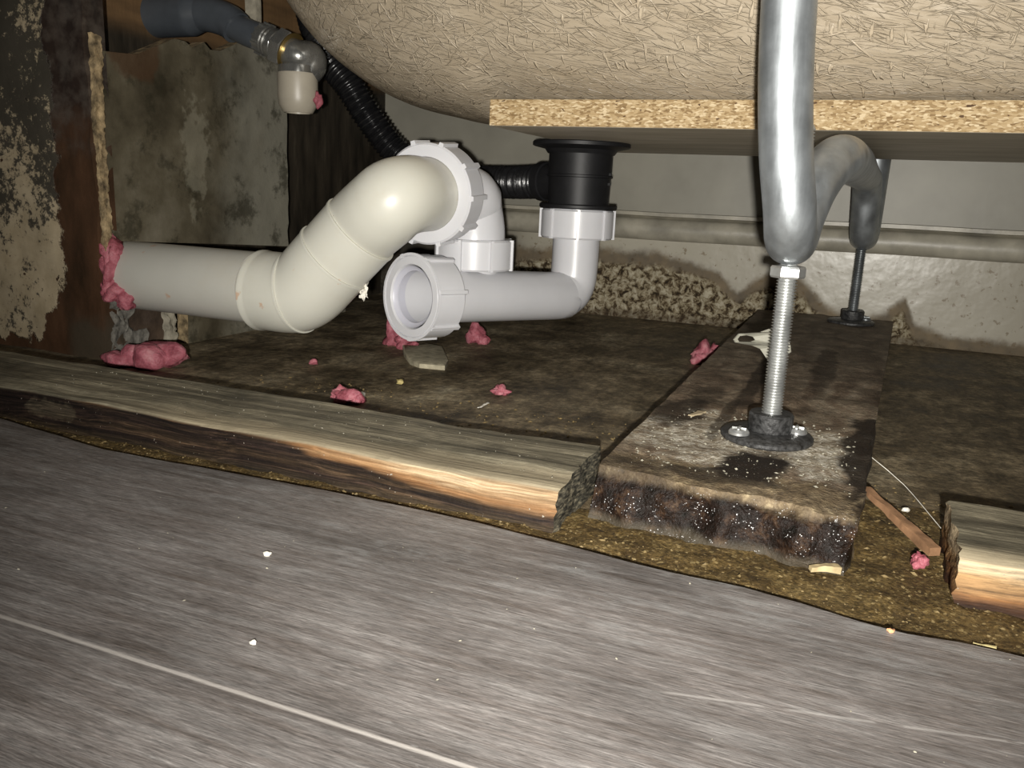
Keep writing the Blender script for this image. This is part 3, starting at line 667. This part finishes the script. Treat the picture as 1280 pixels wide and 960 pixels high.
# open inspection nut: wide rim, cone seat
g = G(); g.nut(OPN-dirT*.004, dirT, .0305, .0218, .0265, 7, .0036, .0020, .55, .003)
g.lathe([(.0318, 0), (.0318, .0016), (.030, .002), (.030, 0)], OPN-dirT*.0045, dirT, 64, True)
g.build('screw_nut', MPV, tr)
g = G(); g.lathe([(.0224, .0010), (.0204, .0035), (.0191, .0038), (.0190, .010), (.0205, .010)], OPN-dirT*.004, dirT, 48); fixn(g.build('seal_ring', m_pvc('lavender_plastic', (.5, .5, .56), .4), tr, 50))
G().nut((N2.x, N2.y, .0835), (0, 0, 1), .0308, .0195, .0235, 8, .0028, .0016, .1).build('screw_nut', MPV, tr)
G().lathe([(.0195, 0), (.0195, .034)], (N2.x, N2.y, zt+.004), (0, 0, 1), 40).build('riser', MPV, tr)
# outlet elbow: up from the middle nut, then over towards the waste run
NE = P(532, 243, .600); dE = (P(532, 243, .600)-P(486, 248, .556)).normalized()      # axis of the big nut, pointing away
top = Vector((N2.x, N2.y, .103))
G().sweep([top, top+Vector((0, 0, .010)), Vector((N2.x-.002, N2.y-.003, .130)), P(586, 248, .642), NE+dE*.024, NE+dE*.012], .0238, 40, .003).build('outlet_elbow', MPV, tr, 60)
G().nut(NE, dE, .0358, .0262, .0225, 10, .0042, .0022, .2, .0).build('screw_nut', MPV, tr)

# ------------------------------------------------------------------ cream waste run
wr = thing('waste_pipe', 'thick cream plastic waste pipe run with angled bend from the left wall to the trap', 'pipe', (-.43, .507, .04))
ys = .5085; zs = .0655; RP = .0268
G().tube([Vector((-.60, ys+.006, zs-.001)), Vector((-.50, ys+.002, zs)), Vector((-.412, ys, zs))], RP, 56).build('straight_pipe', MPG, wr, 60)
RS = .0292
J = Vector((-.3725, ys-.003, zs-.001)); UPP = P(461, 276, .583); ud = (UPP-J).normalized()
xd = Vector((1, -.01, 0)).normalized()
# 45 degree bend: socket, mitred body
G().sweep([J-xd*.034, J-xd*.024, J-xd*.012, J-xd*.004+ud*.002, J+ud*.010, J+ud*.028, J+ud*.0385], lambda d, t: RS+(.0007 if d < .0025 else 0), 56, .002).build('bend', MPC, wr, 60)
def bead(c, ax, r, w=.0007, t=.0011, mat=MPC, nm='bead'):
    return G().lathe([(r-.0015, -t), (r+w, -t), (r+w*1.3, 0), (r+w, t), (r-.0015, t)], c, ax, 64).build(nm, mat, wr)
bead(J-xd*.004+ud*.003+Vector((0,0,-.0002)), (xd*1.0+ud*.35), RS+.0006)
# second bend: socket then long sweep round to the nut
S0 = J+ud*.0395; S1 = J+ud*.068
G().tube([S0-ud*.004, S0+ud*.012, S1], .0285, 56).build('socket', MPC, wr, 60)
bead(S0, ud, .0290); bead(S1, ud, .0282)
K = NE-dE*.004
E1 = S1+ud*.018
mid = P(478, 254, .566); mid2 = P(505, 246, .567)
G().sweep([S1-ud*.004, S1+ud*.006, P(478, 262, .572), P(492, 250, .5675), P(510, 244, .577), K, K+dE*.012], lambda d, t: .0276-.0016*min(1, max(0, d-.03)/.04), 56, .002).build('elbow', MPC, wr, 60)
G().blob(P(455, 366, .60), (.0026, .002, .0035), .9, 3.5, 3, 3).build('glue_drip', MWHT, wr, 60)

# ------------------------------------------------------------------ pink foam
def foam(parts, label, cat='foam', name='foam_lump', sub=3, amp=.45):
    g = G()
    for i, (c, r) in enumerate(parts): g.blob(c, r, amp*.8, 1.2, sub, i+len(label))
    return tag(fixn(g.build(name, MFOAM, ang=70)), label, cat)
sc_ = .70/1050
foam([(P(141, 316, .655), (.008, .010, .011)), (P(142, 338, .655), (.007, .010, .016)), (P(138, 357, .655), (.006, .009, .009)), (P(145, 364, .655), (.010, .009, .008)), (P(158, 375, .655), (.008, .007, .0075)), (P(137, 303, .655), (.004, .007, .006))],
     'pink expanding foam bulging round the waste pipe where it leaves the left wall', name='foam_seal')
foam([(floor_pt(146, 449, .006), (.012, .008, .006)), (floor_pt(166, 446, .008), (.012, .009, .0085)), (floor_pt(184, 446, .009), (.016, .011, .0105)), (floor_pt(205, 442, .010), (.022, .011, .0105)), (floor_pt(160, 452, .003), (.016, .006, .004))],
     'long pink foam lump on the floor in the left corner below the pipe', amp=.25)
foam([(floor_pt(436, 496, .004), (.0105, .006, .0055)), (floor_pt(426, 492, .005), (.006, .006, .005)), (floor_pt(446, 497, .004), (.006, .005, .0045))], 'pink foam scrap on the subfloor just behind the long batten', amp=.6)
foam([(floor_pt(496, 420, .008), (.010, .012, .012)), (floor_pt(506, 428, .005), (.009, .008, .007))], 'pink foam lump on the floor behind and below the open white nut', amp=.6)
foam([(floor_pt(594, 418, .008), (.008, .008, .009)), (floor_pt(602, 424, .004), (.006, .006, .006))], 'small dark pink foam lump on the floor below the middle of the trap', amp=.6)
foam([(floor_pt(627, 489, .003), (.0065, .004, .0032)), (floor_pt(622, 488, .003), (.004, .004, .003))], 'tiny pink foam crumb in the middle of the open subfloor', amp=.6)
foam([(floor_pt(880, 443, .008), (.010, .009, .0095)), (floor_pt(893, 442, .007), (.007, .007, .008)), (floor_pt(874, 448, .005), (.008, .007, .006))], 'pink foam ball beside the left edge of the rotten board', amp=.45)
foam([(floor_pt(1150, 702, .005), (.0032, .003, .0032)), (floor_pt(1147, 697, .006), (.002, .002, .002))], 'tiny pink foam crumb in the sawdust near the right batten', amp=.5)
foam([(floor_pt(392, 452, .003), (.0035, .003, .0025))], 'tiny red foam crumb on the dark floor below the angled bend', amp=.5)
foam([(P(397, 124, .712), (.003, .004, .006))], 'pink foam dab stuck to the ivory valve cap', amp=.4)

# ------------------------------------------------------------------ grey pipe, fittings, valve, top left
gp = thing('grey_supply_pipe', 'dark grey plastic pipe with a fat bend crossing the top left corner', 'pipe', P(230, 30, .74))
G().tube([P(60, 25, .77), P(140, 23, .755), P(200, 20, .742)], .0108, 32).build('pipe', MGREY, gp, 60)
G().sweep([P(190, 20, .742), P(206, 19, .74), P(225, 18, .737), P(246, 17, .733), P(252, 17, .732)], lambda d, t: .0185-(.0035*max(0, t-.8)/.2), 40, .002).build('socket', MGREY, gp, 60)
G().sweep([P(236, 17, .735), P(262, 18, .73), P(285, 26, .727), P(296, 35, .725)], lambda d, t: .0150-.001*t, 40, .002).build('elbow', MGREY, gp, 60)
G().sweep([P(290, 31, .726), P(310, 41, .722), P(334, 50, .718)], .0115, 32, .002).build('tail', MGREY, gp, 60)
vl = thing('service_valve', 'chromed compression valve with ivory cap beside the bathtub end', 'valve', P(371, 115, .712))
va = P(326, 47, .719); vd_ = (P(376, 72, .708)-va).normalized()
def ribbed(g, o, ax, L, r, n=14):
    g.lathe([(0, 0), (r-.001, 0), (r, .001), (r, L-.001), (r-.001, L), (0, L)], o, ax, 32)
    x, y, z = g.frame(ax)
    for k in range(n):
        a = 2*PI*k/n; d = x*math.cos(a)+y*math.sin(a); t = -x*math.sin(a)+y*math.cos(a)
        g.gbox([o+d*rr+t*tt+z*zz for zz in (.0008, L-.0008) for rr in (r-.0005, r+.0012) for tt in (-.0009, .0009)])
    return g
ribbed(G(), va, vd_, .009, .0128).build('knurled_collar', MCHR, vl, 30)
G().lathe([(0, 0), (.012, 0), (.0125, .002), (.0115, .003), (.0135, .006), (.0135, .010), (.012, .012), (0, .012)], va+vd_*.009, vd_, 32).build('ferrule', MCHR, vl, 30)
def hexa(o, ax, L, r):
    return G().lathe([(0, 0), (r*.92, 0), (r, .0012), (r, L-.0012), (r*.92, L), (0, L)], o, ax, 6)
hexa(va+vd_*.020, vd_, .012, .0165).build('hex_nut', MCHR, vl, 20)
G().lathe([(.010, 0), (.0165, .0006), (.0165, .0016), (.010, .002)], va+vd_*.0325, vd_, 40).build('brass_ring', MBRS, vl)
ct = P(371, 92, .712); cbm = P(371, 141, .712); cdn = (P(371, 141, .712)-ct).normalized(); cdn = Vector((0, 0, -1))
vb = P(372, 92, .712)
G().sweep([va+vd_*.030, va+vd_*.040, P(388, 72, .715), P(388, 84, .714), vb+Vector((0, 0, -.002))], .0128, 36, .002).build('valve_body', MCHR, vl, 60)
G().lathe([(0, -.006), (.0158, -.006), (.0162, -.004), (.0162, 0), (0, 0)], vb, cdn, 40).build('valve_collar', MCHR, vl)
G().lathe([(0, 0), (.0165, 0), (.0168, .002), (.0168, .020), (.0158, .026), (.0128, .031), (.0120, .032), (.0105, .032), (.0100, .029), (0, .029)], vb, cdn, 48).build('cap', MCAP, vl, 50)
tag(G().box((P(316, 5, .78)-Vector((.006, .004, .03))), (P(316, 5, .78)+Vector((.006, .004, .05))), (2, 2, 10)).rough(.001, 60).build('white_batten', MPALE), 'short pale upright batten behind the grey pipe elbow', 'batten')

# ------------------------------------------------------------------ odd bits on floor
pts = [floor_pt(px, py, 0) for px, py in ((503, 436), (520, 438), (533, 434), (553, 438), (560, 456), (556, 463), (524, 460), (513, 456), (505, 446))]
def slabpoly(pts, h, name, mat, seed=0, ang=30):
    g = G(); n = len(pts); c = sum(pts, Vector())/n; rings = []
    for s_, z in ((1, -.001), (1, h*.8), (.93, h), (.5, h*1.05)):
        rings.append([c+(p-c)*s_+Vector((0, 0, z+(.0004*mn.noise(p*200) if z > 0 else 0))) for p in pts])
    vs = [v for r in rings for v in r]+[c+Vector((0, 0, h))]; fs = []
    for j in range(3):
        for i in range(n): i2 = (i+1) % n; fs.append((j*n+i, j*n+i2, j*n+n+i2, j*n+n+i))
    for i in range(n): fs.append((3*n+i, 3*n+(i+1) % n, 4*n))
    g.add(vs, fs); return fixn(g.build(name, mat, ang=ang))
tag(slabpoly(pts, .0045, 'plaster_chunk', m_simple('dull_plaster', (.38, .34, .24), .8, 150, .3, .001)), 'flat angular tan plaster chunk on the subfloor under the open nut', 'plaster chunk')
tag(slabpoly([floor_pt(*q) for q in ((425, 500), (440, 497), (452, 492), (457, 494), (455, 502), (440, 504), (427, 503))], .002, 'white_flake', MWHT), 'white curled flake lying against the pink foam scrap behind the batten', 'flake')
def stick(a, b, w, h, name, mat, seed=0):
    a, b = Vector(a), Vector(b); d = (b-a).normalized(); s_ = d.cross(Vector((0, 0, 1))).normalized(); u = s_.cross(d)
    g = G().gbox([a-s_*w*.35, b-s_*w*.5, a+s_*w*.35, b+s_*w*.5, a-s_*w*.3+u*h*.6, b-s_*w*.5+u*h, a+s_*w*.3+u*h*.6, b+s_*w*.5+u*h], (30, 3, 2)).rough(.0008, 120, 3, seed)
    return g.build(name, mat, ang=40)
tag(stick(floor_pt(1082, 614, .012), floor_pt(1167, 696, .003), .0055, .004, 'wood_splinter', MWD), 'reddish timber splinter leaning between the rotten board and the right batten', 'splinter')
tag(stick(floor_pt(1012, 714, .0028), floor_pt(1048, 715, .0028), .004, .003, 'wood_chip', m_simple('pale_timber', (.42, .33, .18), .6), 3), 'small pale wood chip at the front right corner of the rotten board', 'wood chip')
tag(stick(floor_pt(1215, 804, .003), floor_pt(1245, 811, .003), .001, .0008, 'straw', m_simple('straw', (.5, .42, .2), .6), 4), 'thin yellow straw shaving by the laminate edge at right', 'shaving')
tag(stick(floor_pt(598, 510, .001), floor_pt(610, 504, .001), .0012, .0008, 'wood_shaving', MWHT, 5), 'thin pale curled shaving on the open subfloor beyond the batten', 'shaving')
tag(stick(floor_pt(862, 520, .0275), floor_pt(880, 515, .0275), .004, .001, 'bark_flake', m_simple('pale_flake', (.38, .31, .2), .7), 6), 'pale flake on the rotten board near its left edge', 'flake')
# plastic tie flap behind the threaded rod
g = G(); q0 = Vector((-.036, .448, 0)); vs = []; fs = []
dt = P(955, 430, .47)
path = [P(980, 440, .455), P(962, 432, .458), P(948, 419, .462), P(934, 417, .464), P(923, 420, .466), P(920, 425, .467), P(925, 430, .466), P(938, 429, .464)]
g = G(); up = Vector((0, 0, 1))
outl = [(918, 424), (924, 417), (936, 416), (950, 415), (964, 410), (974, 405), (982, 415), (988, 432), (988, 440), (978, 448), (966, 455), (958, 448), (950, 436), (940, 432), (928, 430), (920, 428)]
inn = [(922, 424), (925, 420), (933, 419), (941, 421), (944, 425), (938, 427), (930, 427), (924, 427)]
def loop3(L, d): return [P(x, y, d-.0006*(x-918)/10+.006*math.sin((x-918)/70*PI)) for x, y in L]
import bmesh
bm = bmesh.new(); A = [bm.verts.new(p) for p in loop3(outl, .462)]; B = [bm.verts.new(p) for p in loop3(inn, .462)]
es = [bm.edges.new((A[i], A[(i+1) % len(A)])) for i in range(len(A))]+[bm.edges.new((B[i], B[(i+1) % len(B)])) for i in range(len(B))]
bmesh.ops.triangle_fill(bm, edges=es, use_beauty=True)
me = bpy.data.meshes.new('plastic_tie'); c0 = P(966, 455, .46)
bmesh.ops.translate(bm, verts=bm.verts, vec=-c0); bm.to_mesh(me); bm.free(); me.materials.append(MTAG.m)
o = bpy.data.objects.new('plastic_tie', me); COL.objects.link(o); o.location = c0
s_ = o.modifiers.new('thickness', 'SOLIDIFY'); s_.thickness = .0012
tag(o, 'pale translucent plastic tie flap caught behind the front threaded rod', 'plastic tie')
# cobweb thread
tag(G().sweep([floor_pt(1090, 572, .022), floor_pt(1130, 606, .012), floor_pt(1176, 660, .006)], .00016, 6, .01).build('cobweb_thread', MWHT), 'single cobweb thread stretched right of the rotten board', 'cobweb')
# crumbs on laminate
for (px, py, r, mt, lb) in ((335, 692, .0016, MWHT, 'white plaster crumb on the laminate left of centre'), (316, 803, .0011, MWHT, 'small white crumb on the laminate near the pale seam line'), (1113, 788, .0012, m_simple('orange_crumb', (.6, .3, .15), .7), 'orange crumb on the laminate edge at right'), (500, 477, .0028, m_simple('yellow_crumb', (.42, .34, .14), .7), 'yellow crumb on the subfloor right of the pink scrap'), (938, 645, .0016, MWHT, 'white crumb stuck on the black front end of the rotten board'), (1132, 637, .0016, MWHT, 'white crumb on the dark floor between board and right batten')):
    z = .0065 if mt is MWHT and py > 690 or py > 780 else (.004 if py != 645 else None)
    c = floor_pt(px, py, z) if z else PL(px, py, 1, .3475)
    tag(G().blob(c, (r, r, r*.7), .4, 2, 2, px).build('crumb', mt, ang=60), lb, 'crumb')
# fine grit, uncountable
def grit(n, area, zf, rr, mat, name, label, seed):
    rnd = random.Random(seed); g = G()
    for _ in range(n):
        x, y = area(rnd); r = rr*(.4+rnd.random()**3*1.6); z = zf(x, y)+r*.3; a = rnd.random()*6
        ex = .6+rnd.random()*.9; ca, sa = math.cos(a), math.sin(a); vs = []
        for (u, v_, w_) in ((1, 0, 0), (-1, 0, 0), (0, 1, 0), (0, -1, 0), (0, 0, 1), (0, 0, -1), (.7, .6, .4), (-.6, -.7, .5)):
            j_ = .7+.6*rnd.random(); u2, v2 = u*r*ex*j_, v_*r*.7*j_; vs.append((x+u2*ca-v2*sa, y+u2*sa+v2*ca, z+w_*r*.6*j_))
        g.add(vs, [(4, 6, 2), (4, 0, 6), (6, 0, 2), (4, 2, 1), (4, 1, 7), (7, 1, 3), (4, 7, 3), (4, 3, 0), (5, 2, 0), (5, 1, 2), (5, 3, 1), (5, 0, 3)])
    return tag(g.build(name, mat, ang=10, base=(0, 0, 0)), label, 'grit', kind='stuff')
MGR = m_simple('tan_grit', (.20, .145, .065), .6); MGR2 = m_simple('grey_grit', (.3, .28, .22), .6)
def boost(v, lo=0): return v
grit(900, lambda r: (-.42+.32*r.random()**.8, .395+.12*r.random()**1.6), lambda x, y: 0, .0007, MGR, 'grit', 'fine tan grit scattered on the subfloor behind the long batten', 1)
grit(700, lambda r: (-.45+.6*r.random(), .302+.028*r.random()), lambda x, y: saw_z(x, y), .0006, MGR, 'grit', 'coarse tan grit in the sawdust strip along the laminate', 2)
grit(300, lambda r: (.015+.1*r.random(), .33+.14*r.random()), lambda x, y: max(0, saw_z(x, y)), .0007, MGR, 'grit', 'tan grit on the floor right of the rotten board', 3)
grit(500, lambda r: (-.09+.1*r.random(), .36+.12*r.random()), lambda x, y: .0262, .0005, MGR2, 'grit', 'pale grit crusted on the board round the front foot', 4)
grit(260, lambda r: (-.44+.33*r.random(), .332+.055*r.random()), lambda x, y: .0222, .00033, MGR2, 'grit', 'pale dust grains on top of the long batten', 5)
grit(140, lambda r: (-.4+.5*r.random(), .19+.11*r.random()), lambda x, y: .006, .00028, MGR2, 'grit', 'tiny pale grains dusted over the laminate', 6)
